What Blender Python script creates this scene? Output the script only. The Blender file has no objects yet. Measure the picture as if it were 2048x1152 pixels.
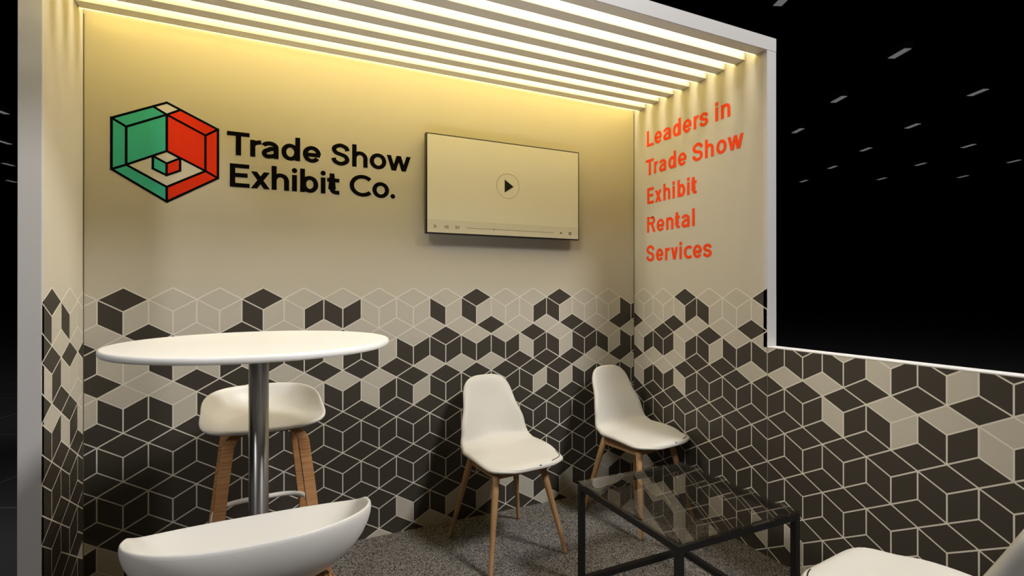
import bpy, bmesh, math, random
from mathutils import Vector, Matrix
random.seed(7)
SC = bpy.context.scene
COL = SC.collection
PI = math.pi

# ------------------------------------------------------------------ sizes (metres)
HU = 0.09                      # half a cube of the printed pattern
EYE = 1.290
YB = 2.695                     # face of the back wall
XL, XR = -0.709, 2.154         # faces of the side walls
YL = 2.268                     # front of the short left wall
YR = 1.700                     # front of the tall right wall and of the canopy
ZC = 2.438                     # underside of the canopy
ZT = 2.501                     # top of the canopy and of the walls
TH = 0.063                     # thickness of walls and frame
ZP = 1.2945                    # top of the printed pattern
S = 2 * HU / math.sqrt(3)      # edge of a pattern cube
ZLOW = 1.013                   # top of the half-height wall
YLOW = -0.55

# ------------------------------------------------------------------ materials
def mat(name, base=(.8, .8, .8), rough=.5, metal=0., spec=.5, emit=None, estr=0.):
    m = bpy.data.materials.new(name); m.use_nodes = True
    b = m.node_tree.nodes['Principled BSDF']
    b.inputs['Base Color'].default_value = (*base, 1)
    b.inputs['Roughness'].default_value = rough
    b.inputs['Metallic'].default_value = metal
    b.inputs['Specular IOR Level'].default_value = spec
    if emit:
        b.inputs['Emission Color'].default_value = (*emit, 1)
        b.inputs['Emission Strength'].default_value = estr
    return m

def nodes(m):
    return m.node_tree.nodes, m.node_tree.links, m.node_tree.nodes['Principled BSDF']

def weave(m, strength=.05, scale=900.):
    """fine woven surface: bump from a noise in object space"""
    n, l, b = nodes(m)
    tc = n.new('ShaderNodeTexCoord'); tx = n.new('ShaderNodeTexNoise'); bp = n.new('ShaderNodeBump')
    tx.inputs['Scale'].default_value = scale; tx.inputs['Detail'].default_value = 2
    bp.inputs['Strength'].default_value = strength; bp.inputs['Distance'].default_value = .0006
    l.new(tc.outputs['Object'], tx.inputs['Vector']); l.new(tx.outputs['Fac'], bp.inputs['Height'])
    l.new(bp.outputs['Normal'], b.inputs['Normal'])
    return m

def mottled(m, c1, c2, scale, detail=3., stretch=(1, 1, 1), lo=.35, hi=.65, bump=0.):
    n, l, b = nodes(m)
    tc = n.new('ShaderNodeTexCoord'); mp = n.new('ShaderNodeMapping'); tx = n.new('ShaderNodeTexNoise')
    cr = n.new('ShaderNodeValToRGB')
    mp.inputs['Scale'].default_value = stretch
    tx.inputs['Scale'].default_value = scale; tx.inputs['Detail'].default_value = detail
    cr.color_ramp.elements[0].position = lo; cr.color_ramp.elements[1].position = hi
    cr.color_ramp.elements[0].color = (*c1, 1); cr.color_ramp.elements[1].color = (*c2, 1)
    l.new(tc.outputs['Object'], mp.inputs['Vector']); l.new(mp.outputs['Vector'], tx.inputs['Vector'])
    l.new(tx.outputs['Fac'], cr.inputs['Fac']); l.new(cr.outputs['Color'], b.inputs['Base Color'])
    if bump:
        bp = n.new('ShaderNodeBump'); bp.inputs['Strength'].default_value = bump
        bp.inputs['Distance'].default_value = .002
        l.new(tx.outputs['Fac'], bp.inputs['Height']); l.new(bp.outputs['Normal'], b.inputs['Normal'])
    return m

M = {}
M['wall'] = weave(mat('fabric white', (.49, .455, .38), .85, spec=.2))
M['light'] = weave(mat('fabric pale tile', (.462, .43, .366), .85, spec=.2))
M['dark'] = weave(mat('fabric dark tile', (.042, .0355, .0275), .50, spec=.45))
M['grout'] = weave(mat('fabric tile line', (.66, .62, .545), .85, spec=.2))
M['frame'] = mat('grey aluminium frame', (.50, .485, .475), .45, spec=.4)
M['joint'] = mat('dark joint', (.10, .085, .06), .8)
M['cap'] = mat('white cap', (.85, .84, .84), .4)
M['slat'] = mat('canopy slat white', (.72, .69, .64), .5, spec=.3)
M['led'] = mat('led strip', (1, .95, .6), .5, emit=(1.0, .775, .225), estr=13.0)
M['black'] = mat('black print', (.0025, .0022, .002), .8, spec=.04)
M['red'] = mat('red print', (.66, .034, .010), .8, spec=.05)
M['orange'] = mat('orange red print', (.80, .068, .014), .8, spec=.05)
M['green'] = mat('green print', (.050, .42, .33), .8, spec=.05)
M['cream'] = mat('cream print', (.55, .53, .49), .7, spec=.2)
M['bezel'] = mat('television bezel', (.006, .0055, .005), .35)
M['screen'] = mat('television screen', (.49, .455, .365), .4, spec=.15, emit=(1, .87, .48), estr=.13)
M['band'] = mat('screen control band', (.44, .405, .32), .4, spec=.15, emit=(1, .85, .45), estr=.105)
M['icon'] = mat('screen icon', (.008, .005, .004), .5, spec=.2)
M['ring'] = mat('screen ring', (.33, .28, .16), .5, spec=.2)
M['white'] = mat('white lacquer', (.84, .83, .815), .32, spec=.45)
M['shell'] = mat('white plastic', (.64, .625, .595), .38, spec=.4)
M['grey_edge'] = mat('grey plastic edge', (.45, .44, .42), .45)
M['leather'] = weave(mat('off-white upholstery', (.62, .60, .555), .55, spec=.35), .06, 500)
M['piping'] = mat('off-white piping', (.62, .59, .52), .55, spec=.3)
M['zip'] = mat('dark zip', (.02, .014, .010), .5)
M['tag'] = mat('black tag', (.006, .006, .006), .5)
M['oak'] = mottled(mat('oak', rough=.5, spec=.3), (.30, .165, .070), (.44, .265, .125), 30, 4, (1, 1, .10), .3, .7)
M['ply'] = mottled(mat('bent plywood', rough=.45, spec=.3), (.37, .17, .065), (.56, .30, .135), 16, 5, (.35, .35, 9), .32, .68)
M['ply_edge'] = mottled(mat('plywood edge', rough=.55, spec=.2), (.13, .060, .022), (.40, .205, .085), 60, 2, (4, .15, .15), .42, .55)
M['steel'] = mottled(mat('brushed steel', rough=.34, metal=1.), (.50, .50, .51), (.60, .60, .60), 40, 3, (8, 8, .1))
def brushed(m):
    n, l, b = nodes(m); t = n.new('ShaderNodeTangent'); t.direction_type = 'RADIAL'; t.axis = 'Z'
    b.inputs['Anisotropic'].default_value = .85; b.inputs['Anisotropic Rotation'].default_value = 0.25
    l.new(t.outputs['Tangent'], b.inputs['Tangent'])
brushed(M['steel'])
M['blackmetal'] = mat('black powder coat', (.010, .0095, .009), .42, spec=.4)
M['foot'] = mat('grey rail coat', (.66, .63, .58), .35)
M['hallfloor'] = mat('hall floor', (.030, .031, .034), .6, spec=.2)
M['hallceil'] = mat('hall ceiling black', (.004, .004, .004), .9, spec=.0)
M['lamphouse'] = mat('lamp housing', (.02, .02, .02), .6)
M['lampglow'] = mat('lamp diffuser', (.2, .2, .2), .5, emit=(1, .98, .95), estr=.125)
M['rubber'] = mat('rubber', (.02, .02, .02), .7)

def carpet_material():
    m = mat('speckled carpet', rough=.95, spec=.05)
    n, l, b = nodes(m)
    tc = n.new('ShaderNodeTexCoord')
    a = n.new('ShaderNodeTexNoise'); a.inputs['Scale'].default_value = 250; a.inputs['Detail'].default_value = 3
    v = n.new('ShaderNodeTexVoronoi'); v.inputs['Scale'].default_value = 190
    mx = n.new('ShaderNodeMath'); mx.operation = 'MULTIPLY_ADD'
    mx.inputs[1].default_value = .35
    cr = n.new('ShaderNodeValToRGB')
    e = cr.color_ramp.elements
    e[0].position = .46; e[0].color = (.014, .0125, .0115, 1)
    e[1].position = .78; e[1].color = (.27, .25, .23, 1)
    k = e.new(.60); k.color = (.040, .0365, .033, 1)
    bp = n.new('ShaderNodeBump'); bp.inputs['Strength'].default_value = .8; bp.inputs['Distance'].default_value = .004
    l.new(tc.outputs['Object'], a.inputs['Vector']); l.new(tc.outputs['Object'], v.inputs['Vector'])
    l.new(v.outputs['Distance'], mx.inputs[0]); l.new(a.outputs['Fac'], mx.inputs[2])
    l.new(mx.outputs[0], cr.inputs['Fac']); l.new(cr.outputs['Color'], b.inputs['Base Color'])
    l.new(mx.outputs[0], bp.inputs['Height']); l.new(bp.outputs['Normal'], b.inputs['Normal'])
    return m
M['carpet'] = carpet_material()

def hall_floor_material():
    m = M['hallfloor']; n, l, b = nodes(m)
    tc = n.new('ShaderNodeTexCoord'); bt = n.new('ShaderNodeTexBrick')
    mp = n.new('ShaderNodeMapping'); mp.inputs['Rotation'].default_value = (0, 0, .38)
    bt.offset = 0; bt.inputs['Scale'].default_value = 1
    bt.inputs['Brick Width'].default_value = 1.6; bt.inputs['Row Height'].default_value = 1.6
    bt.inputs['Mortar Size'].default_value = .010; bt.inputs['Mortar Smooth'].default_value = .3
    bt.inputs['Color1'].default_value = (.030, .031, .034, 1); bt.inputs['Color2'].default_value = (.032, .033, .036, 1)
    bt.inputs['Mortar'].default_value = (.085, .085, .088, 1)
    l.new(tc.outputs['Object'], mp.inputs['Vector']); l.new(mp.outputs['Vector'], bt.inputs['Vector'])
    l.new(bt.outputs['Color'], b.inputs['Base Color'])
hall_floor_material()

def glass_material():
    """smoked glass sheet: transmits a dimmed view and mirrors by Fresnel"""
    m = bpy.data.materials.new('smoked glass'); m.use_nodes = True
    n, l = m.node_tree.nodes, m.node_tree.links
    n.clear()
    out = n.new('ShaderNodeOutputMaterial'); mix = n.new('ShaderNodeMixShader')
    tr = n.new('ShaderNodeBsdfTransparent'); gl = n.new('ShaderNodeBsdfGlossy'); fr = n.new('ShaderNodeFresnel')
    tr.inputs['Color'].default_value = (.84, .82, .79, 1)
    gl.inputs['Color'].default_value = (.95, .93, .90, 1); gl.inputs['Roughness'].default_value = .0
    fr.inputs['IOR'].default_value = 2.5
    ge = n.new('ShaderNodeNewGeometry'); iv = n.new('ShaderNodeMath'); iv.operation = 'SUBTRACT'; iv.inputs[0].default_value = 1
    mu = n.new('ShaderNodeMath'); mu.operation = 'MULTIPLY'
    l.new(ge.outputs['Backfacing'], iv.inputs[1]); l.new(iv.outputs[0], mu.inputs[0]); l.new(fr.outputs['Fac'], mu.inputs[1])
    l.new(mu.outputs[0], mix.inputs['Fac']); l.new(tr.outputs['BSDF'], mix.inputs[1]); l.new(gl.outputs['BSDF'], mix.inputs[2])
    l.new(mix.outputs['Shader'], out.inputs['Surface'])
    return m
M['glass'] = glass_material()

# ------------------------------------------------------------------ object helpers
def link(name, me, parent=None, loc=(0, 0, 0), rot=None):
    o = bpy.data.objects.new(name, me); COL.objects.link(o)
    o.location = loc
    if rot: o.rotation_euler = rot
    if parent: o.parent = parent
    return o

def thing(name, label, cat, loc=(0, 0, 0), rz=0., group=None):
    o = bpy.data.objects.new(name, None); COL.objects.link(o)
    o.empty_display_size = .1
    o.location = loc; o.rotation_euler = (0, 0, rz)
    o['label'] = label; o['category'] = cat
    if group: o['group'] = group
    return o

def tag(o, label, cat, group=None):
    o['label'] = label; o['category'] = cat
    if group: o['group'] = group
    return o

def structure(o, label=None, cat=None):
    o['kind'] = 'structure'
    if label: o['label'] = label
    if cat: o['category'] = cat
    return o

class MB:
    """collects faces with materials and links them as one mesh object"""
    def __init__(s): s.v = []; s.f = []; s.mi = []; s.mats = []; s.smooth = []
    def m(s, name):
        if M[name] not in s.mats: s.mats.append(M[name])
        return s.mats.index(M[name])
    def face(s, pts, mname, smooth=False):
        b = len(s.v); s.v += [tuple(p) for p in pts]; s.f.append(tuple(range(b, b + len(pts))))
        s.mi.append(s.m(mname)); s.smooth.append(smooth)
    def grid(s, rows, mname, closed=False, smooth=True, flip=False):
        """rows of equal length -> shared-vertex quads"""
        b = len(s.v); n = len(rows[0]); k = s.m(mname)
        for r in rows: s.v += [tuple(p) for p in r]
        for i in range(len(rows) - 1):
            for j in range(n if closed else n - 1):
                a, c = b + i * n + j, b + i * n + (j + 1) % n
                d, e = c + n, a + n
                s.f.append((a, e, d, c) if flip else (a, c, d, e)); s.mi.append(k); s.smooth.append(smooth)
        return b
    def fan(s, ring_start, n, centre, mname, flip=False, smooth=True):
        c = len(s.v); s.v.append(tuple(centre)); k = s.m(mname)
        for j in range(n):
            a, d = ring_start + j, ring_start + (j + 1) % n
            s.f.append((c, d, a) if flip else (c, a, d)); s.mi.append(k); s.smooth.append(smooth)
    def box(s, x0, x1, y0, y1, z0, z1, mname):
        p = [(x0, y0, z0), (x1, y0, z0), (x1, y1, z0), (x0, y1, z0), (x0, y0, z1), (x1, y0, z1), (x1, y1, z1), (x0, y1, z1)]
        b = len(s.v); s.v += p; k = s.m(mname)
        for f in ((0, 3, 2, 1), (4, 5, 6, 7), (0, 1, 5, 4), (1, 2, 6, 5), (2, 3, 7, 6), (3, 0, 4, 7)):
            s.f.append(tuple(b + i for i in f)); s.mi.append(k); s.smooth.append(False)
    def lathe(s, prof, mname, n=64, cx=0, cy=0, smooth=True):
        rows = [[(cx + r * math.cos(2 * PI * j / n), cy + r * math.sin(2 * PI * j / n), z) for j in range(n)] for r, z in prof]
        st = s.grid(rows, mname, closed=True, smooth=smooth)
        s.fan(st, n, (cx, cy, prof[0][1]), mname, flip=True, smooth=False)
        s.fan(st + n * (len(prof) - 1), n, (cx, cy, prof[-1][1]), mname, smooth=False)
    def tube(s, pts, rad, mname, n=10, closed=False):
        pts = [Vector(p) for p in pts]; rows = []
        N = len(pts)
        for i, p in enumerate(pts):
            a = pts[(i - 1) % N] if (closed or i) else p
            c = pts[(i + 1) % N] if (closed or i < N - 1) else p
            t = (c - a).normalized()
            up = Vector((0, 0, 1)) if abs(t.z) < .95 else Vector((1, 0, 0))
            x = t.cross(up).normalized(); y = x.cross(t).normalized()
            r = rad[i] if isinstance(rad, (list, tuple)) else rad
            rows.append([p + r * (math.cos(2 * PI * j / n) * x + math.sin(2 * PI * j / n) * y) for j in range(n)])
        if closed: rows.append(rows[0])
        st = s.grid(rows, mname, closed=True)
        if not closed:
            s.fan(st, n, pts[0], mname, flip=True, smooth=False)
            s.fan(st + n * (N - 1), n, pts[-1], mname, smooth=False)
    def build(s, name, parent=None, loc=(0, 0, 0), rot=None, bevel=0., weld=False):
        me = bpy.data.meshes.new(name); me.from_pydata(s.v, [], s.f)
        for mm in s.mats: me.materials.append(mm)
        for p, k, sm in zip(me.polygons, s.mi, s.smooth): p.material_index = k; p.use_smooth = sm
        bm = bmesh.new(); bm.from_mesh(me)
        if weld: bmesh.ops.remove_doubles(bm, verts=bm.verts, dist=1e-5)
        bmesh.ops.recalc_face_normals(bm, faces=bm.faces)
        bm.to_mesh(me); bm.free(); me.update()
        o = link(name, me, parent, loc, rot)
        if bevel:
            md = o.modifiers.new('edge', 'BEVEL'); md.width = bevel; md.segments = 2; md.limit_method = 'ANGLE'
        return o

def flat(mb_faces_fn, name, to3d, parent=None, mname='black'):
    mb = MB(); mb_faces_fn(mb, to3d, mname)
    return mb.build(name, parent)

# ------------------------------------------------------------------ printed cube pattern
def clip(poly, rect):
    x0, x1, y0, y1 = rect
    for ax, lim, sg in ((0, x0, 1), (0, x1, -1), (1, y0, 1), (1, y1, -1)):
        out = []
        for i, p in enumerate(poly):
            q = poly[(i + 1) % len(poly)]
            pin, qin = sg * (p[ax] - lim) >= -1e-9, sg * (q[ax] - lim) >= -1e-9
            if pin: out.append(p)
            if pin != qin:
                t = (lim - p[ax]) / (q[ax] - p[ax])
                out.append((p[0] + t * (q[0] - p[0]), p[1] + t * (q[1] - p[1])))
        poly = out
        if len(poly) < 3: return []
    return poly

def inset(poly, d):
    """move every edge of a convex counter-clockwise polygon inwards"""
    n = len(poly); out = []
    area = sum(poly[i][0] * poly[(i + 1) % n][1] - poly[(i + 1) % n][0] * poly[i][1] for i in range(n))
    if area < 0: poly = poly[::-1]
    for i in range(n):
        a, b, c = Vector(poly[i - 1]), Vector(poly[i]), Vector(poly[(i + 1) % n])
        n1 = Vector((-(b - a).y, (b - a).x)).normalized(); n2 = Vector((-(c - b).y, (c - b).x)).normalized()
        k = 1 + n1.dot(n2)
        out.append(tuple(b + (n1 + n2) * (d / max(k, .2))))
    return out

def pattern(mb, k0x, kmin, kmax, rect, to3d, tiles, merge=(), lvmax=6, flipk=1, unknown=None):
    """tiles: dict (kind, k, level) -> 'W'/'D'. kinds T top, L left, R right, O offset rhomb"""
    g = .0027; edges = {}
    def P(k, s_): return (k0x + k * HU, ZP - s_ * S)
    for lv in range(lvmax + 1):
        b = 2 * lv
        for k in range(kmin, kmax + 1):
            if k % 2 == 0:
                polys = {'T': [(k, b), (k - 1, b + .5), (k, b + 1), (k + 1, b + .5)],
                         'L': [(k - 1, b + .5), (k - 1, b + 1.5), (k, b + 2), (k, b + 1)],
                         'R': [(k + 1, b + .5), (k, b + 1), (k, b + 2), (k + 1, b + 1.5)]}
            else:
                polys = {'O': [(k, b + 1.5), (k - 1, b + 2), (k, b + 2.5), (k + 1, b + 2)]}
            for kind, pl in polys.items():
                pts = [P(*q) for q in pl]
                c = tiles.get((kind, k, lv))
                if c is None: c = 'D' if lv >= 2 or (lv == 1 and kind in 'LRO') else 'W'
                if c == 'N': continue
                base = clip(pts, rect)
                if len(base) >= 3: mb.face([to3d(x, z, .0005) for x, z in base], 'grout')
                kp = [(q[0], round(2 * q[1])) for q in pl]
                for i in range(4):
                    ea = frozenset((kp[i], kp[(i + 1) % 4])); edges.setdefault(ea, []).append((pts[i], pts[(i + 1) % 4], pts))
                top = clip(inset(pts, g), rect)
                if len(top) >= 3: mb.face([to3d(x, z, .0010) for x, z in top], 'dark' if c == 'D' else 'light')
    for us in edges.values():             # half a line along the outer rim of the pattern
        if len(us) > 1 or min(us[0][0][1], us[0][1][1]) < ZP - 2.2 * S: continue
        a, c, pts = Vector(us[0][0]), Vector(us[0][1]), us[0][2]
        nn = Vector((-(c - a).y, (c - a).x)).normalized() * g * .9
        if (Vector(pts[0]) + Vector(pts[2]) - a - c).dot(nn) > 0: nn = -nn
        st = clip([tuple(a), tuple(c), tuple(c + nn), tuple(a + nn)], rect)
        if len(st) >= 3: mb.face([to3d(x, z, .0005) for x, z in st], 'grout')
    for (ka, sa), (kb, sb) in merge:      # two dark tiles printed without a line between them
        a, c = Vector(P(ka, sa)), Vector(P(kb, sb)); d = (c - a).normalized(); nn = Vector((-d.y, d.x))
        a += d * g * 1.6; c -= d * g * 1.6
        q = clip([tuple(a + nn * g * 1.3), tuple(c + nn * g * 1.3), tuple(c - nn * g * 1.3), tuple(a - nn * g * 1.3)], rect)
        if len(q) >= 3: mb.face([to3d(x, z, .0010) for x, z in q], 'dark')

def tl(text):
    """'T0:0D 2W 6D;L0:...' -> tile dictionary"""
    d = {}
    for part in text.replace('\n', '').split(';'):
        part = part.strip()
        if not part: continue
        head, body = part.split(':')
        for w in body.split(): d[(head[0], int(w[:-1]), int(head[1:]))] = w[-1]
    return d

BACK = tl('''
T0:-2W 0D 2W 4W 6D 8W 10W 12W 14W 16W 18D 20W 22W 24D 26W 28W 30N;
L0:-2W 0D 2W 4W 6D 8W 10D 12W 14W 16D 18D 20W 22W 24D 26W 28W 30D;
R0:-2W 0W 2W 4W 6W 8D 10D 12W 14W 16W 18W 20W 22D 24W 26W 28W 30D;
O0:-1W 1D 3W 5D 7W 9W 11W 13W 15W 17W 19D 21W 23W 25D 27W 29D;
T1:-2D 0W 2D 4W 6D 8W 10D 12W 14W 16D 18W 20W 22D 24W 26D 28W 30W;
L1:-2D 0W 2D 4W 6W 8D 10W 12D 14D 16D 18D 20D 22W 24D 26D 28D 30D;
R1:-2D 0W 2W 4D 6D 8D 10D 12W 14D 16D 18D 20D 22D 24W 26D 28W 30D;
O1:-1D 1W 3D 5D 7W 9D 11D 13D 15W 17W 19W 21D 23D 25D 27W 29D;
T2:-2W 0W 2W 4D 6D 8W 10W 12W 14D 16D 18D 20D 22D 24D 26W 28W 30W;
L2:-2D 0D 2D 4D 6D 8D 10D 12W 14D 16D 18D 20D 22D 24D 26D 28D 30D;
R2:-2W 0D 2W 4D 6D 8W 10D 12D 14W 16D 18D 20D 22W 24W 26D 28D 30D;
R0:30D;
T5:-2W 20W 28W 30W;L5:0W 14W 22W 28W;R5:16W 18W 24W 4W 10W;
O5:-1W 15W 23W 25W 27W 5W;T6:12W 16W 4W''')
RIGHT = tl('''
T0:0W 2W 4D 6W 8W 10D;L0:0W 2W 4W 6D 8W 10W;R0:0W 2W 4D 6W 8W 10W;
O0:-1D 1W 3D 5W 7W 9D;
T1:0W 2D 4W 6D 8W 10W 12D 14W 16W 18D 20D;
L1:0W 2D 4W 6D 8D 10D 12D 14D 16W 18D 20D;R1:-2D 0D 2D 4D 6W 8D 10D 12D 14D 16D 18W 20D;
O1:-1D 1W 3W 5D 7D 9W 11W 13W 15D 17D 19D 21W;
T2:0W 2W 4D 6D 8D 10D 12D 14D 16W 18W 20W;
L2:0W 2D 4W 6D 8D 10D 12D 14W 16D 18D 20W 24W;R2:0D 2D 4D 6D 8D 10D 12D 14D 16W 18D 20D 22W;
R0:-2D;T1:22D 24W 26D 28W 30D;O1:23D 25W 27D 29W;T2:22W 26W;
T5:0W;R5:0W 6W 14W;L5:10W 12W 20W;O5:1W 13W;T6:12W 16W;O4:27W''')
LEFT = tl('''
T0:0D 2W 4W;L0:0D 2D 4W;R0:-2D 0W 2W 4W;O0:-1D 1W 3W;
T1:0D 2D 4D;L1:0W 2W 4W;R1:-2D 0D 2W 4W;O1:-1D 1D 3W;
T2:0W 2D 4W;L2:0D 2W 4W;R2:0D 2D 4D;T5:4W;O4:3D''')

mg = [((29, 1.5), (30, 2)), ((29, 3.5), (30, 4)), ((29, 5.5), (30, 6))]

# ------------------------------------------------------------------ walls
ZF = .010                                    # top of the carpet
def wall_back():
    mb = MB(); mb.box(XL - TH, XR + TH, YB, YB + TH, 0, ZT, 'wall')
    pattern(mb, -6.357 * HU, -4, 32, (XL, XR, ZF, ZP + .01), lambda x, z, o: (x, YB - o, z), BACK, merge=mg)
    return structure(mb.build('wall_back'), 'back wall with pale upper half and dark printed cube pattern below', 'wall')
def wall_left():
    mb = MB(); mb.box(XL - TH, XL, YL + .02, YB - .001, 0, ZT, 'wall')
    pattern(mb, 26.2 * HU, -3, 7, (YL, YB, ZF, ZP + .01), lambda y, z, o: (XL + o, y, z), LEFT)
    return structure(mb.build('wall_left'), 'short left wall return with the cube pattern seen edge on', 'wall')
def wall_right():
    # pattern runs from the back corner towards the viewer, so its axis is -Y
    mb = MB(); mb.box(XR, XR + TH, YR + .02, YB - .001, 0, ZT, 'wall')
    pattern(mb, -28.88 * HU, -3, 11, (-YB, -YR - .0, ZF, ZP + .01), lambda y, z, o: (XR - o, -y, z), RIGHT)
    return structure(mb.build('wall_right'), 'tall right wall carrying the orange slogan above the cube pattern', 'wall')
def wall_low():
    mb = MB(); mb.box(XR, XR + TH, YLOW, YR - .002, 0, ZLOW - .004, 'wall')
    pattern(mb, -28.88 * HU, 8, 36, (-YR + .003, -YLOW, ZF, ZLOW - .006), lambda y, z, o: (XR - o, -y, z), RIGHT)
    return structure(mb.build('wall_front'), 'half-height right wall covered in dark cube pattern', 'wall')
wall_back(); wall_left(); wall_right(); wall_low()

mb = MB(); mb.box(XL - TH, XL + .001, YL, YL + .02, 0, ZT, 'frame')
structure(mb.build('trim_1', bevel=.0015), 'grey post at the front of the left wall', 'post')
mb = MB(); mb.box(XR - .001, XR + TH, YR, YR + .02, ZLOW - .004, ZC, 'frame'); mb.box(XR + .0, XR + TH, YR, YR + .02, 0, ZLOW - .004, 'frame')
structure(mb.build('trim_2'), 'grey post at the front of the tall right wall', 'post')
mb = MB(); mb.box(XR - .002, XR + TH + .002, YLOW, YR - .001, ZLOW - .004, ZLOW, 'cap')
structure(mb.build('trim_3'), 'white cap along the top of the half-height wall', 'trim')
mb = MB()                                   # thin joint lines in the corners of the fabric walls
mb.box(XR - .0035, XR - .0011, YB - .0035, YB - .0011, ZF, ZC, 'joint')
structure(mb.build('trim_4'))
mb = MB(); mb.box(XL + .0011, XL + .0035, YB - .0035, YB - .0011, ZF, ZC, 'joint')
structure(mb.build('trim_5'))

# ------------------------------------------------------------------ slatted canopy
ceil = thing('ceiling', 'slatted canopy with glowing strips between its slats', 'ceiling', (0, 0, 0))
structure(ceil)
mb = MB()
mb.box(XL - TH, XR + TH, YR - .001, YR + .004, ZC, ZT + .001, 'frame')          # front fascia
mb.box(XR + TH - .004, XR + TH + .001, YR, YB, ZC + .03, ZT + .001, 'frame')
mb.build('fascia', ceil)
PITCH = .1255
for i in range(8):
    y0 = YR + PITCH * i + (.004 if i == 0 else 0); y1 = YR + PITCH * i + .0635
    mb = MB(); mb.box(XL + .0015, XR - .0015, y0, y1, ZC, ZT - .003, 'slat')
    sl = mb.build('slat', ceil, bevel=.0008)
    mb = MB(); mb.box(XL + .0015, XR - .0015, y1 + .0008, y1 + .0082, ZC + .003, ZC + .013, 'led')
    mb.build('light_strip', sl)

# ------------------------------------------------------------------ floors, hall
mb = MB(); mb.box(XL - TH - .0, XR + TH, -.9, YB + .0, -.002, ZF, 'carpet')
structure(mb.build('floor'), 'speckled grey booth carpet', 'carpet')
mb = MB(); mb.box(-45, 60, -12, 70, -.06, -.003, 'hallfloor')
structure(mb.build('hall_floor'), 'dark hall floor with faint square joints', 'floor')
mb = MB(); mb.box(-45, 60, -12, 70, 8.2, 8.3, 'hallceil')
structure(mb.build('hall_ceiling'), 'black hall ceiling', 'ceiling')

LAMPS = [(16.23, 8.50), (18.21, 11.48), (21.88, 9.05), (20.26, 14.50), (23.95, 12.06), (25.94, 15.05), (29.68, 12.63),
         (28.09, 18.05), (31.71, 15.59), (35.42, 13.13), (30.07, 21.13), (33.74, 18.65), (37.48, 16.22), (10.75, 8.02),
         (-14.67, 42.28), (-12.85, 36.64), (-11.08, 31.18), (-9.30, 25.80)]
PLACE = ['largest and nearest of the hall lamps above the half wall', 'lamp closest right of the tall wall in the second rank',
         'lamp at the far right in the second rank from the top', 'lamp just right of the tall post, third from the top there',
         'lamp in the middle of the third rank from the top', 'lamp left of centre in the fourth rank from the top',
         'lamp near the right edge in the fourth rank from the top', 'leftmost of the three lamps in the fifth rank',
         'middle of the three lamps in the fifth rank', 'lamp touching the right edge of the photo',
         'lowest lamp beside the tall post', 'lowest lamp in the middle of the dark hall', 'lowest lamp towards the right edge',
         'lamp cut off by the top edge of the photo', 'lowest lamp left of the grey post', 'second lowest lamp left of the grey post',
         'third lamp up left of the grey post', 'topmost lamp left of the grey post']
lamp0 = None
for (lx, ly), pl in zip(LAMPS, PLACE):
    lab = 'dim hall ceiling light, ' + pl
    if lamp0 is None:
        lamp0 = thing('hall_ceiling_light', lab, 'ceiling light', (0, 0, 0), 0, 'dim ceiling lights in the dark hall')
        mb = MB(); mb.box(-.13, .13, -.33, .33, .012, .202, 'lamphouse'); mb.build('housing', lamp0)
        mb = MB(); mb.box(-.10, .10, -.30, .30, -.004, .012, 'lampglow'); mb.build('diffuser', lamp0)
        o = lamp0
    else:
        o = lamp0.copy(); COL.objects.link(o); o['label'] = lab
        for c in list(lamp0.children):
            d = c.copy(); COL.objects.link(d); d.parent = o
    o.location = (lx, ly, 8.0); o.rotation_euler = (0, 0, -.40)

# ------------------------------------------------------------------ lettering: strokes swept by a flat pen
def arc(cx, cy, rx, ry, a0, a1, n=22):
    return [(cx + rx * math.cos(math.radians(a0 + (a1 - a0) * i / n)), cy + ry * math.sin(math.radians(a0 + (a1 - a0) * i / n))) for i in range(n + 1)]
def spline(pts, n=10):
    out = []
    P = [pts[0]] + pts + [pts[-1]]
    for i in range(1, len(P) - 2):
        p0, p1, p2, p3 = P[i - 1], P[i], P[i + 1], P[i + 2]
        for j in range(n):
            t = j / n
            out.append(tuple(.5 * (2 * p1[d] + (p2[d] - p0[d]) * t + (2 * p0[d] - 5 * p1[d] + 4 * p2[d] - p3[d]) * t * t
                                   + (3 * p1[d] - p0[d] - 3 * p2[d] + p3[d]) * t ** 3) for d in (0, 1)))
    return out + [pts[-1]]

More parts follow.
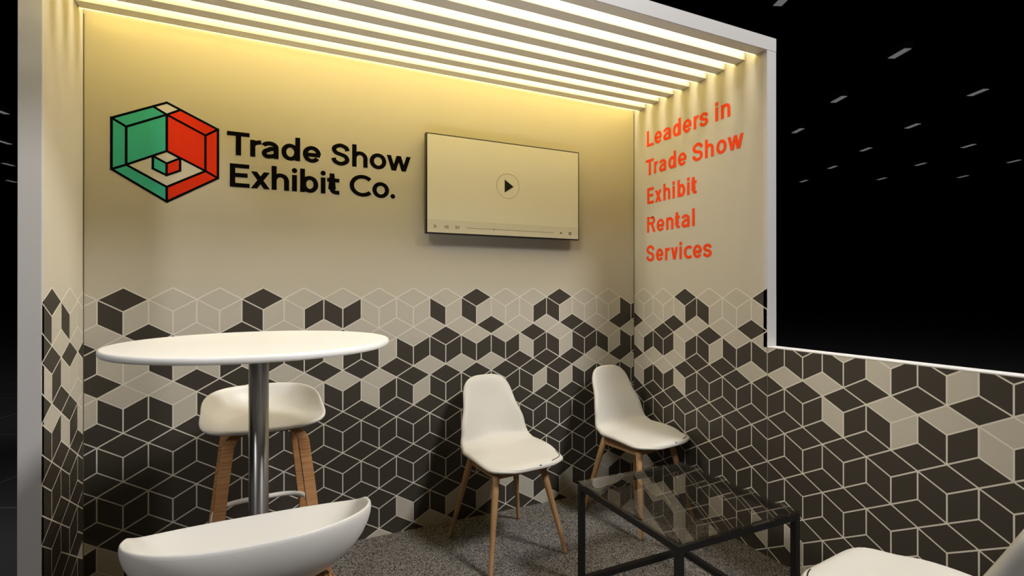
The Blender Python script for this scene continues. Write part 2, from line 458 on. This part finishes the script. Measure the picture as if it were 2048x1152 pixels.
def glyph(ch, w, xh, cap, asc, sw, hs, square=False):
    """strokes of a letter in a box of width w standing on y=0; returns (polylines, dots)"""
    a, b = sw / 2, hs / 2
    L, Rr, mid = a, w - a, w / 2
    ov = hs * .08
    if ch == 'T': return [[(0, cap - b), (w, cap - b)], [(mid, 0), (mid, cap)]], []
    if ch == 'L': return [[(L, 0), (L, cap)], [(0, b), (w, b)]], []
    if ch == 'E': return [[(L, 0), (L, cap)], [(0, cap - b), (w * .985, cap - b)], [(0, cap * .52), (w * .9, cap * .52)], [(0, b), (w, b)]], []
    if ch == 'R':
        r = (cap * .52 - hs) / 2; cy = cap - b - r
        return [[(L, 0), (L, cap)], [(L, cap - b), (w - a - r, cap - b)] + arc(w - a * 1.2 - r, cy, r, r, 90, -90) + [(L, cy - r)],
                [(w * .55, cy - r), (w - a * .9, 0)]], []
    if ch == 'C':
        rx = (w - 1.5 * a) / 1.70; return [arc(a + rx, cap / 2, rx, cap / 2 - b + ov, 43, 317, 40)], []
    if ch == 'c':
        rx = (w - 1.5 * a) / 1.68; return [arc(a + rx, xh / 2, rx, xh / 2 - b + ov, 45, 315, 34)], []
    if ch == 'o': return [arc(mid, xh / 2, mid - a, xh / 2 - b + ov, 0, 360, 44)], []
    if ch == 'e':
        ry = xh / 2 - b + ov
        return [arc(mid, xh / 2, mid - a, ry, -4, 325, 44), [(a * .9, xh * .47), (w - a * .35, xh * .47)]], []
    if ch in 'db':
        bw = w * .94
        cx = bw / 2 if ch == 'd' else w - bw / 2
        st = Rr if ch == 'd' else L
        return [[(st, 0), (st, asc)], arc(cx, xh / 2, bw / 2 - a, xh / 2 - b + ov, 0, 360, 44)], []
    if ch == 'a':
        cy = xh * .29
        top = arc(w * .47, xh * .655, w * .53 - a, xh * .345 - b + ov, 160, 0, 18)
        bowl = [(Rr, xh * .60), (w * .50, xh * .565)] + arc(w * .40, cy, w * .40 - a, xh * .29 - b + ov, 100, 270, 16) + \
               arc(w * .42, cy + xh * .01, Rr - w * .42, xh * .30 - b, 270, 345, 10)
        return [top + [(Rr, xh * .3), (Rr, 0)], bowl], []
    if ch in 'hn':
        H = asc if ch == 'h' else xh
        rx = (w - sw) / 2
        ry = min(rx * 1.0, xh * .42)
        return [[(L, 0), (L, H)], [(L, xh - ry - b + ov - xh * .02)] + arc(mid + .0, xh - ry - b + ov, rx, ry, 180, 0, 22) + [(Rr, 0)]], []
    if ch == 'r':
        return [[(L, 0), (L, xh)], arc(w * 1.02, xh * .62, w * 1.02 - L, xh * .38 - b + ov, 180, 92, 16)], []
    if ch == 'i':
        return [[(mid, 0), (mid, xh)]], [(mid, asc - sw * (.60 if not square else .5))]
    if ch == 'l': return [[(mid, 0), (mid, asc)]], []
    if ch == '.': return [], [(mid, w / 2)]
    if ch == 't':
        st = w * .40
        return [[(st, xh * 1.30), (st, xh * .30)] + arc(st + w * .36, xh * .30, w * .36, xh * .30 - b, 180, 270, 12) + [(w, b)],
                [(0, xh - b), (w, xh - b)]], []
    if ch in 'vw':
        n_ = 1 if ch == 'v' else 2
        xs = [a * 1.02 + (w - 2.04 * a) * i / (2 * n_) for i in range(2 * n_ + 1)]
        return [[(xs[i], xh if i % 2 == 0 else 0), (xs[i + 1], 0 if i % 2 == 0 else xh)] for i in range(2 * n_)], []
    if ch == 'x':
        k = a * 1.15
        return [[(k, 0), (w - k, xh)], [(k, xh), (w - k, 0)]], []
    if ch in 'Ss':
        H = cap if ch == 'S' else xh
        x = lambda t: a + (w - 2 * a) * t
        y = lambda t: b - ov + (H - 2 * b + 2 * ov) * t
        return [spline([(x(1.0), y(.72)), (x(.90), y(.89)), (x(.50), y(1.0)), (x(.11), y(.89)), (x(.03), y(.74)), (x(.18), y(.59)), (x(.50), y(.515)),
                        (x(.83), y(.425)), (x(.98), y(.26)), (x(.88), y(.10)), (x(.50), y(0)), (x(.10), y(.11)), (x(-.01), y(.29))], 8)], []
    return [], []

def stroke(mb, pts, sw, hs, to3d, mname):
    P = [Vector(p) for p in pts]; n = len(P); Lr = []
    closed = (P[0] - P[-1]).length < 1e-6
    for i, p in enumerate(P):
        q0 = P[i - 1] if i else (P[-2] if closed else None)
        q1 = P[i + 1] if i < n - 1 else (P[1] if closed else None)
        d0 = (p - q0).normalized() if q0 is not None else None
        d1 = (q1 - p).normalized() if q1 is not None else None
        if d0 is None: d0 = d1
        if d1 is None: d1 = d0
        t = (d0 + d1).normalized(); nn = Vector((-t.y, t.x))
        c = max(.6, t.dot(d1))
        off = Vector((nn.x * sw, nn.y * hs)) * (.5 / c)
        # straight diagonals keep their ends level with baseline and x-height
        Lr.append((p + off, p - off))
    if n == 2 and abs(P[0].x - P[1].x) > 1e-6 and abs(P[0].y - P[1].y) > 1e-6:
        d = (P[1] - P[0]); hw = sw * .5 * math.hypot(d.x, d.y) / abs(d.y) * .98
        Lr = [(p + Vector((-hw, 0)), p + Vector((hw, 0))) for p in P]
    rows = [[to3d(a.x, a.y), to3d(b.x, b.y)] for a, b in Lr]
    mb.grid(rows, mname, smooth=False)

def lettering(mb, letters, base, xh, cap, asc, sw, hs, to3d, mname, square=False, dotr=None):
    """letters: (character, start, end) along the wall"""
    for ch, x0, x1 in letters:
        w = abs(x1 - x0)
        lines, dots = glyph(ch, w, xh, cap, asc, sw, hs, square)
        for i, ln in enumerate(lines):
            t3 = to3d(.0014 + i * 1.5e-4); f = lambda x, y, t3=t3: t3(x0 + (x if x1 > x0 else -x), base + y)
            stroke(mb, ln, sw, hs, f, mname)
        t3 = to3d(.0014); f = lambda x, y: t3(x0 + (x if x1 > x0 else -x), base + y)
        for dx, dy in dots:
            if square: mb.face([f(dx + i * sw / 2, dy + j * sw / 2) for i, j in ((-1, -1), (1, -1), (1, 1), (-1, 1))], mname)
            else:
                r = dotr or w / 2
                mb.face([f(dx + r * math.cos(2 * PI * k / 24), dy + r * math.sin(2 * PI * k / 24)) for k in range(24)], mname)

logo = thing('wall_logo', 'green and red cube emblem with black words Trade Show Exhibit Co. on back wall', 'logo', (-.4157, YB, 1.9))
LB = lambda o: (lambda x, z: (x + .4157, -o, z - 1.9))
ROW1 = [('T', -.1834, -.0903), ('r', -.0882, -.0410), ('a', -.0398, .0334), ('d', .0452, .1286), ('e', .1408, .2238),
        ('S', .2726, .3604), ('h', .3726, .4493), ('o', .4593, .5444), ('w', .5460, .6726)]
ROW2 = [('E', -.1717, -.0903), ('x', -.0849, -.0047), ('h', .0030, .0795), ('i', .0928, .1142), ('b', .1286, .2117), ('i', .2234, .2448),
        ('t', .2528, .3111), ('C', .3604, .4654), ('o', .4729, .5589), ('.', .5660, .5905)]
for nm, row, base in (('word', ROW1, 1.9100), ('word', ROW2, 1.7620)):
    cut = 5 if base > 1.8 else 7
    for part in (row[:cut], row[cut:]):
        mb = MB(); lettering(mb, part, base, .0795, .1085, .1140, .0220, .0192, LB, 'black', dotr=.0122)
        mb.build(nm, logo)
V = {'top': (-.4160, 2.1118), 'UL': (-.6134, 2.0170), 'LL': (-.6134, 1.7990), 'bot': (-.4160, 1.6745), 'LR': (-.2196, 1.7965), 'UR': (-.2196, 2.0187),
     'A': (-.5622, 1.9861), 'B': (-.4160, 2.0587), 'C': (-.2688, 1.9855), 'D': (-.5622, 1.8226), 'E': (-.4160, 1.8980), 'F': (-.2688, 1.8240),
     'G': (-.4160, 1.7396), 'P1': (-.4662, 2.0873), 'P2': (-.3655, 2.0870), 'cl': (-.4670, 1.8710), 'ct': (-.4160, 1.8975), 'cr': (-.3660, 1.8711),
     'cf': (-.4165, 1.8429), 'clb': (-.4670, 1.8158), 'cfb': (-.4165, 1.7909), 'crb': (-.3660, 1.8165)}
FILL = {'green': ['UL P1 B A', 'UL A D LL', 'A B E D', 'LL D G bot', 'cl cf cfb clb'],
        'red': ['B P2 UR C', 'C UR LR F', 'B C F E', 'G F LR bot', 'cf cr crb cfb'],
        'cream': ['P1 top P2 B', 'D E F G', 'cl ct cr cf']}
for mname in ('cream', 'green', 'red'):
    for pl in FILL[mname]:
        mb = MB(); g = LB(.0020 if 'cf' in pl else .0014)
        mb.face([g(*V[q]) for q in pl.split()], mname)
        mb.build(mname + '_panel', logo)
NL = 0
mb = MB()
for ln in ('UL top UR LR bot LL UL', 'P1 B P2', 'A B C', 'UL A', 'UR C', 'A D', 'C F', 'LL D', 'LR F', 'D E F', 'D G F', 'G bot', 'B E'):
    pts = [V[q] for q in ln.split()]
    for p, q in zip(pts, pts[1:]):
        d = (Vector(q) - Vector(p)).normalized() * .0044
        a, b = Vector(p) - d, Vector(q) + d; nn = Vector((-d.y, d.x)) * 1.12
        NL += 1; mb.face([LB(.0016 + NL * 8e-6)(*t) for t in (a + nn, b + nn, b - nn, a - nn)], 'black')
for ln in ('cl ct cr cf cl', 'cl clb cfb crb cr', 'cf cfb'):
    pts = [V[q] for q in ln.split()]
    for p, q in zip(pts, pts[1:]):
        d = (Vector(q) - Vector(p)).normalized() * .0042
        a, b = Vector(p) - d, Vector(q) + d; nn = Vector((-d.y, d.x)) * 1.12
        NL += 1; mb.face([LB(.0022 + NL * 8e-6)(*t) for t in (a + nn, b + nn, b - nn, a - nn)], 'black')
mb.build('outline', logo)

slogan = thing('wall_slogan', 'orange-red words Leaders in Trade Show Exhibit Rental Services on the right wall', 'lettering', (XR, 2.57, 1.46))
RT = lambda o: (lambda y, z: (-o, y - 2.57, z - 1.46))
SLOG = [(2.1850, [('L', 2.5672, 2.5051), ('e', 2.4958, 2.4292), ('a', 2.4175, 2.3519), ('d', 2.3362, 2.2704), ('e', 2.2549, 2.1869), ('r', 2.1715, 2.1343),
                  ('s', 2.1286, 2.0651), ('i', 2.0148, 1.9979), ('n', 1.9780, 1.9160)]),
        (2.0036, [('T', 2.5769, 2.5029), ('r', 2.5015, 2.4646), ('a', 2.4541, 2.3918), ('d', 2.3737, 2.3097), ('e', 2.2944, 2.2254), ('S', 2.1810, 2.1024),
                  ('h', 2.0884, 2.0261), ('o', 2.0095, 1.9411), ('w', 1.9351, 1.8347)]),
        (1.8240, [('E', 2.5639, 2.5007), ('x', 2.4928, 2.4328), ('h', 2.4176, 2.3580), ('i', 2.3376, 2.3217), ('b', 2.2990, 2.2365), ('i', 2.2196, 2.2042),
                  ('t', 2.1896, 2.1485)]),
        (1.6431, [('R', 2.5656, 2.4888), ('e', 2.4770, 2.4078), ('n', 2.3928, 2.3311), ('t', 2.3182, 2.2793), ('a', 2.2654, 2.2009), ('l', 2.1810, 2.1647)]),
        (1.4620, [('S', 2.5722, 2.4968), ('e', 2.4833, 2.4176), ('r', 2.4025, 2.3616), ('v', 2.3521, 2.2947), ('i', 2.2814, 2.2640), ('c', 2.2481, 2.1843),
                  ('e', 2.1777, 2.1103), ('s', 2.1028, 2.0396)])]
for base, row in SLOG:
    cut = {2.1850: 7, 2.0036: 5}.get(base, 99)
    for part in (row[:cut], row[cut:]):
        if not part: continue
        mb = MB(); lettering(mb, part, base, .0735, .1000, .1005, .0200, .0164, RT, 'orange', square=True)
        mb.build('word', slogan)

# ------------------------------------------------------------------ television
tv = thing('wall_television', 'wall-mounted flat television showing a paused video player beside the logo', 'television', (.737, YB - .070, 1.582))
W_, H_ = .947, .532
mb = MB(); mb.box(0, W_, .0, .030, 0, H_, 'bezel'); mb.build('housing', tv, bevel=.002)
mb = MB(); mb.box(.25, .70, .0305, .0697, .12, .42, 'bezel'); mb.build('wall_bracket', tv)
e = .0068
mb = MB()
q = lambda x, z, o: (x, -o, z)
mb.face([q(e, e, .0006), q(W_ - e, e, .0006), q(W_ - e, H_ - e, .0006), q(e, H_ - e, .0006)], 'screen')
mb.face([q(e, e, .0009), q(W_ - e, e, .0009), q(W_ - e, .0755, .0009), q(e, .0755, .0009)], 'band')
def poly(pts, m_='icon', o=.0012): mb.face([q(x, z, o) for x, z in pts], m_)
def line(p, r, w, m_='icon'):
    d = Vector(r) - Vector(p); n_ = Vector((-d.y, d.x)).normalized() * w / 2
    poly([tuple(Vector(p) + n_), tuple(Vector(r) + n_), tuple(Vector(r) - n_), tuple(Vector(p) - n_)], m_)
def outline(pts, w, m_='icon'):
    for p, r in zip(pts, pts[1:] + pts[:1]): line(p, r, w, m_)
cx, cz = .4740, .2870
ring_o = [(cx + .0700 * math.cos(2 * PI * k / 64), cz + .0700 * math.sin(2 * PI * k / 64)) for k in range(64)]
outline(ring_o, .0030, 'ring')
poly([(.4530, .2490), (.5095, .2860), (.4530, .3235)])
outline([(.0440, .0300), (.0575, .0385), (.0440, .0470)], .0024)
outline([(.1205, .0300), (.1080, .0385), (.1205, .0470)], .0024); line((.1042, .0300), (.1042, .0475), .0026)
outline([(.1650, .0300), (.1775, .0385), (.1650, .0470)], .0024); line((.1812, .0300), (.1812, .0475), .0026)
line((.2235, .0388), (.7678, .0380), .0016); poly([(.389 + .0034 * math.cos(k * PI / 6), .0386 + .0034 * math.sin(k * PI / 6)) for k in range(12)])
poly([(.8130, .0350), (.8165, .0350), (.8205, .0300), (.8205, .0465), (.8165, .0415), (.8130, .0415)])
for r in (.0050, .0085):
    pts = [(.8215 + r * math.cos(t), .0382 + r * math.sin(t)) for t in [-.9 + .3 * i for i in range(7)]]
    for p, s_ in zip(pts, pts[1:]): line(p, s_, .0016)
outline([(.8827 + .0062 * math.cos(k * PI / 10), .0382 + .0062 * math.sin(k * PI / 10)) for k in range(20)], .0034)
for k in range(8):
    t = k * PI / 4; line((.8827 + .007 * math.cos(t), .0382 + .007 * math.sin(t)), (.8827 + .0105 * math.cos(t), .0382 + .0105 * math.sin(t)), .0036)
mb.build('screen', tv)

# ------------------------------------------------------------------ moulded shells
def sm(a, b, t):
    t = max(0, min(1, (t - a) / (b - a))); return t * t * (3 - 2 * t)
class Shell:
    """a moulded seat: a side profile run over a rounded outline"""
    def __init__(s, prof, width, n_front, n_back, lift, wrap):
        s.width, s.nf, s.nb, s.lift, s.wrap = width, n_front, n_back, lift, wrap
        pts = spline(prof, 14); s.pts = pts; d = [0]
        for p, q_ in zip(pts, pts[1:]): d.append(d[-1] + math.hypot(q_[0] - p[0], q_[1] - p[1]))
        s.d = [x / d[-1] for x in d]; s.len = d[-1]
    def centre(s, t):
        t = max(0, min(1, t))
        for i in range(len(s.d) - 1):
            if s.d[i + 1] >= t:
                k = (t - s.d[i]) / (s.d[i + 1] - s.d[i]); p, q_ = s.pts[i], s.pts[i + 1]
                return p[0] + k * (q_[0] - p[0]), p[1] + k * (q_[1] - p[1])
        return s.pts[-1]
    def wid(s, t):
        w = s.width
        for (t0, w0), (t1, w1) in zip(w, w[1:]):
            if t <= t1: return w0 + (w1 - w0) * sm(t0, t1, t)
        return w[-1][1]
    def at(s, r, phi):
        c, si = math.cos(phi), math.sin(phi)
        n = s.nb if si > 0 else s.nf
        rho = (abs(c) ** n + abs(si) ** n) ** (-1 / n)
        px, py = r * rho * c, r * rho * si
        t = .5 + .5 * py
        y, z = s.centre(t); e_ = abs(px)
        return Vector((px * s.wid(t), y - s.wrap(t) * e_ ** 2, z + s.lift(t) * e_ ** 2.4))
    def normal(s, r, phi):
        h = .004; r = min(r, .995)
        a = s.at(r + h, phi) - s.at(max(r - h, .001), phi); b = s.at(r, phi + .01) - s.at(r, phi - .01)
        nn = a.cross(b); nn.normalize(); return nn
    def mesh(s, mb, thick, m_top, m_under, m_edge=None, seg=112):
        R_ = [.03, .12, .24, .36, .48, .58, .67, .75, .82, .875, .92, .95, .97, .985, .995, 1.0]
        up, dn = [], []
        for r in R_:
            k = math.sqrt(max(0, 1 - r ** 14)) if r < 1 else 0
            k = max(k, 0.0)
            A, B = [], []
            for j in range(seg):
                ph = 2 * PI * j / seg; p = s.at(r, ph); nn = s.normal(r, ph)
                A.append(p + nn * thick / 2 * k); B.append(p - nn * thick / 2 * k)
            up.append(A); dn.append(B)
        st = mb.grid(up, m_top, closed=True); mb.fan(st, seg, s.at(0, 0) + s.normal(.05, .3) * thick / 2, m_top)
        ne = 5 if m_edge else 0
        if ne:
            st2 = mb.grid(dn[:-ne], m_under, closed=True, flip=True); mb.grid(dn[-ne - 1:], m_edge, closed=True, flip=True)
        else: st2 = mb.grid(dn, m_under, closed=True, flip=True)
        mb.fan(st2, seg, s.at(0, 0) - s.normal(.05, .3) * thick / 2, m_under, flip=True)

# ------------------------------------------------------------------ dining chair (faces -Y in its own frame)
CH = Shell([(-.2309, .4361), (-.2089, .4501), (-.12, .4452), (.0, .4514), (.096, .4534), (.156, .4714), (.192, .500), (.216, .590), (.2499, .700), (.2749, .8102)],
           [(0, .2536), (.18, .2278), (.40, .2241), (.52, .2108), (.66, .1897), (.82, .1665), (1.0, .1816)], 3.81, 3.42,
           lambda t: .0171 * (1 - sm(.42, .60, t)) * sm(.05, .25, t), lambda t: .0517 * sm(.38, .56, t) * (1 - .45 * sm(.7, 1, t)))
def leg_mb(top, foot, r0, r1, m_, n=16):
    mb = MB(); T_, F_ = Vector(top), Vector(foot)
    mb.tube([T_ + (F_ - T_) * k for k in (0, .25, .5, .75, .97)] + [F_], [r0, r0, r0 + (r1 - r0) * .4, r0 + (r1 - r0) * .75, r1, r1 * .9], m_, n)
    return mb
LX, LY = -.026, -.008
def make_chair(label, group, loc, rz):
    t = thing('side_chair', label, 'chair', loc, rz, group)
    mb = MB(); CH.mesh(mb, .034, 'leather', 'leather'); mb.build('seat_shell', t, weld=True)
    mb = MB(); mb.tube([CH.at(.975, 2 * PI * j / 96) + CH.normal(.975, 2 * PI * j / 96) * .0086 for j in range(96)], .0016, 'piping', 8, True)
    mb.build('piping', t)
    mb = MB(); pts = [CH.at(.955, ph) + CH.normal(.955, ph) * .0122 for ph in [-.66 - .055 * i for i in range(10)]]
    mb.tube(pts, .0019, 'zip', 6); mb.build('zip', t)
    ph = -PI / 2 + .13; p = CH.at(.972, ph) + CH.normal(.95, ph) * .0070
    mb = MB(); mb.box(-.0055, .0055, -.004, .004, -.0045, .0045, 'tag'); mb.build('tag', t, loc=tuple(p))
    for sx in (-1, 1):
        for sy in (-1, 1):
            leg_mb((sx * .125 + LX, sy * .125 + LY, .437 if sy < 0 else .444), (sx * .208 + LX, sy * .218 + LY, .0), .0165, .0100, 'oak').build('leg', t)
    for sx in (-1, 1):
        mb = MB(); mb.box(sx * .124 - .010 + LX, sx * .124 + .010 + LX, -.125 + LY, .125 + LY, .390, .428, 'oak'); mb.build('seat_rail', t, bevel=.003)
    for sy in (-1, 1):
        mb = MB(); mb.box(-.124 + LX, .124 + LX, sy * .122 - .010 + LY, sy * .122 + .010 + LY, .392, .426, 'oak'); mb.build('seat_rail', t, bevel=.003)
    return t
def copy_tree(o):
    c = o.copy(); COL.objects.link(c)
    for ch in list(o.children):
        d = ch.copy(); COL.objects.link(d); d.parent = c
    return c
GC = 'white upholstered side chairs around the glass table'
chair = make_chair('white upholstered chair on oak legs before the back wall, left of the glass table', GC, (1.0871, 2.3361, ZF), math.radians(5.97))
c2 = copy_tree(chair); c2.location = (1.9038, 2.3338, ZF); c2.rotation_euler = (0, 0, math.radians(8.12))
c2['label'] = 'white upholstered chair on oak legs in the corner behind the glass table'
c3 = copy_tree(chair); c3.location = (1.5530, .777, ZF); c3.rotation_euler = (0, 0, math.radians(186))
c3['label'] = 'white upholstered chair seen from behind at the bottom right, beside the half-height wall'

# ------------------------------------------------------------------ bar stools (face -Y in their own frame)
class Bowl(Shell):
    """a shallow moulded bucket: flat floor turning up into a rim that rises towards the back"""
    def __init__(s, hw, hf, hb, n, z0, rim, floor=.80, taper=.0):
        s.hw, s.hf, s.hb, s.n, s.z0, s.rim, s.fl, s.taper = hw, hf, hb, n, z0, rim, floor, taper
    def at(s, r, phi):
        c, si = math.cos(phi), math.sin(phi)
        rho = (abs(c) ** s.n + abs(si) ** s.n) ** (-1 / s.n)
        ox, oy = rho * c, rho * si
        h = s.rim(oy)
        k = .62
        if r < k: f, g = s.fl * r / k, 0.
        else:
            th = (r - k) / (1 - k) * 1.36
            f, g = s.fl + (1 - s.fl) * math.sin(th) / math.sin(1.36), (1 - math.cos(th)) / (1 - math.cos(1.36))
        w = s.hw * (1 - s.taper * max(0, -oy) ** 2)
        return Vector((f * ox * w, f * oy * (s.hb if oy > 0 else s.hf), s.z0 + h * g + .004 * (f * ox) ** 2))
ST = Bowl(.2166, .1667, .2252, 2.508, .7445, lambda y: -.0103 + .1316 * sm(-1.624, 1.3535, y) + .0044 * max(0, 1 - y * y) ** 2.36, .5846, -.38)
def make_stool(label, group, loc, rz):
    t = thing('bar_stool', label, 'stool', loc, rz, group)
    mb = MB(); ST.mesh(mb, .020, 'shell', 'shell'); sh = mb.build('seat_shell', t, weld=True)
    for sx in (-1, 1):
        for sy in (-1, 1):
            mb = MB()
            pts = [(.095, .100, .728), (.118, .118, .716), (.130, .128, .690), (.146, .142, .56), (.166, .158, .38), (.188, .176, .19), (.210, .194, 0)]
            wd, tk = .0205, .0125
            rows = []
            for x, y, z in pts:
                rows.append([(sx * x + i * wd, sy * y + j * tk, z) for i, j in ((-1, -1), (1, -1), (1, 1), (-1, 1))])
            n0 = len(mb.v)
            mb.v += [p for r in rows for p in r]
            for i in range(len(rows) - 1):
                for j in range(4):
                    a, b = n0 + i * 4 + j, n0 + i * 4 + (j + 1) % 4
                    mb.f.append((a, b, b + 4, a + 4)); mb.mi.append(mb.m('ply' if j % 2 == 0 else 'ply_edge')); mb.smooth.append(False)
            for b0 in (n0, n0 + 4 * (len(rows) - 1)):
                mb.f.append((b0, b0 + 1, b0 + 2, b0 + 3)); mb.mi.append(mb.m('ply_edge')); mb.smooth.append(False)
            mb.build('leg', t, bevel=.002)
    mb = MB(); mb.box(-.085, .085, -.085, .085, .716, .733, 'blackmetal'); mb.build('seat_plate', t, bevel=.004)
    zr = .375; r_ = .178; n_ = 3.5; q_ = lambda k: r_ * (abs(math.cos(2 * PI * k / 64)) ** n_ + abs(math.sin(2 * PI * k / 64)) ** n_) ** (-1 / n_)
    mb = MB(); mb.tube([(q_(k) * math.cos(2 * PI * k / 64), q_(k) * math.sin(2 * PI * k / 64), zr) for k in range(64)], .0105, 'foot', 12, True)
    mb.build('footrest', t)
    return t
GS = 'white shell bar stools at the high table'
st1 = make_stool('white shell bar stool on wooden legs behind the high table, against the back wall', GS, (-.0247, 2.2965, ZF), math.radians(4.87))
st2 = copy_tree(st1); st2.location = (-.0254, 1.1672, ZF); st2.rotation_euler = (0, 0, math.radians(181.08))
st2['label'] = 'white shell bar stool in the foreground, seen from behind, in front of the high table'

# ------------------------------------------------------------------ high table
TX, TY, TZ, TR = -.0346, 1.821, 1.1245, .4035
tb = thing('bar_table', 'round white high table on a brushed steel column', 'table', (TX, TY, ZF))
prof = [(TR - .030, -.0215)] + [(TR - .008 + .008 * math.cos(a), -.010 + (.010 if a > 0 else .0105) * math.sin(a)) for a in [-1.5 + .15 * i for i in range(21)]] + [(TR - .02, 0)]
mb = MB(); mb.lathe([(r, z + TZ - ZF) for r, z in prof], 'white', 128); mb.build('table_top', tb)
mb = MB(); mb.lathe([(.0291, .02), (.0291, TZ - ZF - .0215)], 'steel', 48); mb.build('column', tb)
mb = MB(); mb.lathe([(.10, TZ - ZF - .027), (.10, TZ - ZF - .0217)], 'steel', 32); mb.build('mounting_plate', tb)
mb = MB(); mb.lathe([(.205, 0), (.205, .006), (.20, .010), (.05, .018), (.029, .022)], 'steel', 64); mb.build('base', tb)

# ------------------------------------------------------------------ glass coffee table
X0, X1, Y0, Y1, Z1 = 1.213, 1.812, 1.289, 1.902, .449
ct = thing('coffee_table', 'low square coffee table with smoked glass top on a thin black metal frame', 'table', ((X0 + X1) / 2, (Y0 + Y1) / 2, ZF))
hx, hy, b_ = (X1 - X0) / 2, (Y1 - Y0) / 2, .024
zt = Z1 - ZF - .0085
for sx in (-1, 1):
    for sy in (-1, 1):
        xs = sorted((sx * hx, sx * (hx - b_))); ys = sorted((sy * hy, sy * (hy - b_)))
        mb = MB(); mb.box(*xs, *ys, 0, zt, 'blackmetal'); mb.build('leg', ct, bevel=.001)
for zz, nm in ((zt - b_, 'top_rail'), (.002, 'bottom_rail')):
    for s_ in (-1, 1):
        ys = sorted((s_ * (hy - .0004), s_ * (hy - b_ + .0004))); mb = MB(); mb.box(-hx + b_, hx - b_, *ys, zz, zz + b_ - .0004, 'blackmetal'); mb.build(nm, ct)
        xs = sorted((s_ * (hx - .0004), s_ * (hx - b_ + .0004))); mb = MB(); mb.box(*xs, -hy + b_, hy - b_, zz, zz + b_ - .0004, 'blackmetal'); mb.build(nm, ct)
mb = MB(); mb.box(-hx, hx, -hy, hy, zt + .0003, zt + .0083, 'glass'); mb.build('glass_top', ct)['label'] = 'smoked glass sheet'

# ------------------------------------------------------------------ hall light and an added canopy fill
def area(name, loc, target, size, power, col, spread=180):
    l = bpy.data.lights.new(name, 'AREA'); l.shape = 'DISK'; l.size = size; l.energy = power; l.color = col; l.spread = math.radians(spread)
    o = bpy.data.objects.new(name, l); COL.objects.link(o); o.location = loc
    o.rotation_euler = (Vector(target) - Vector(loc)).to_track_quat('-Z', 'Y').to_euler()
    return o
area('hall_spot_right', (3.65, -2.3, 6.6), (1.0, 2.4, 1.0), 1.35, 470, (1, .975, .95))
area('hall_spot_left', (-4.3, -3.3, 6.3), (.8, 2.2, .9), 1.3, 190, (1, .965, .94))
area('hall_spot_over_left', (-4.3, 2.35, 6.6), (2.15, 2.25, 1.5), 2.5, 21, (1, .935, .83), 26)
area('hall_spot_over_right', (5.7, 2.45, 6.6), (-.7, 2.5, 1.3), 2.3, 23, (1, .935, .83), 26)
up = bpy.data.lights.new('canopy_fill', 'SPOT'); up.energy = 66; up.spot_size = math.radians(74); up.spot_blend = 1.0  # added unseen fill spot that brightens the slat undersides, no real fixture
up.shadow_soft_size = .30; up.color = (1, .96, .92)
uo = bpy.data.objects.new('canopy_fill', up); COL.objects.link(uo); uo.location = (.75, .75, .12)
uo.rotation_euler = (Vector((.75, 1.95, ZC)) - Vector(uo.location)).to_track_quat('-Z', 'Y').to_euler()

w = bpy.data.worlds.new('hall dark'); SC.world = w; w.use_nodes = True
w.node_tree.nodes['Background'].inputs['Color'].default_value = (.55, .58, .65, 1)
w.node_tree.nodes['Background'].inputs['Strength'].default_value = .0

# ------------------------------------------------------------------ camera
cam = bpy.data.cameras.new('camera'); cam.sensor_width = 36; cam.lens = 18; cam.clip_start = .02; cam.clip_end = 200
co = bpy.data.objects.new('camera', cam); COL.objects.link(co)
co.location = (0, 0, EYE); co.rotation_euler = (math.radians(90.084), 0, math.radians(-25.22))
SC.camera = co
vs = SC.view_settings
vs.view_transform = 'Standard'; vs.look = 'None'; vs.exposure = 0; vs.gamma = 1; vs.use_curve_mapping = False
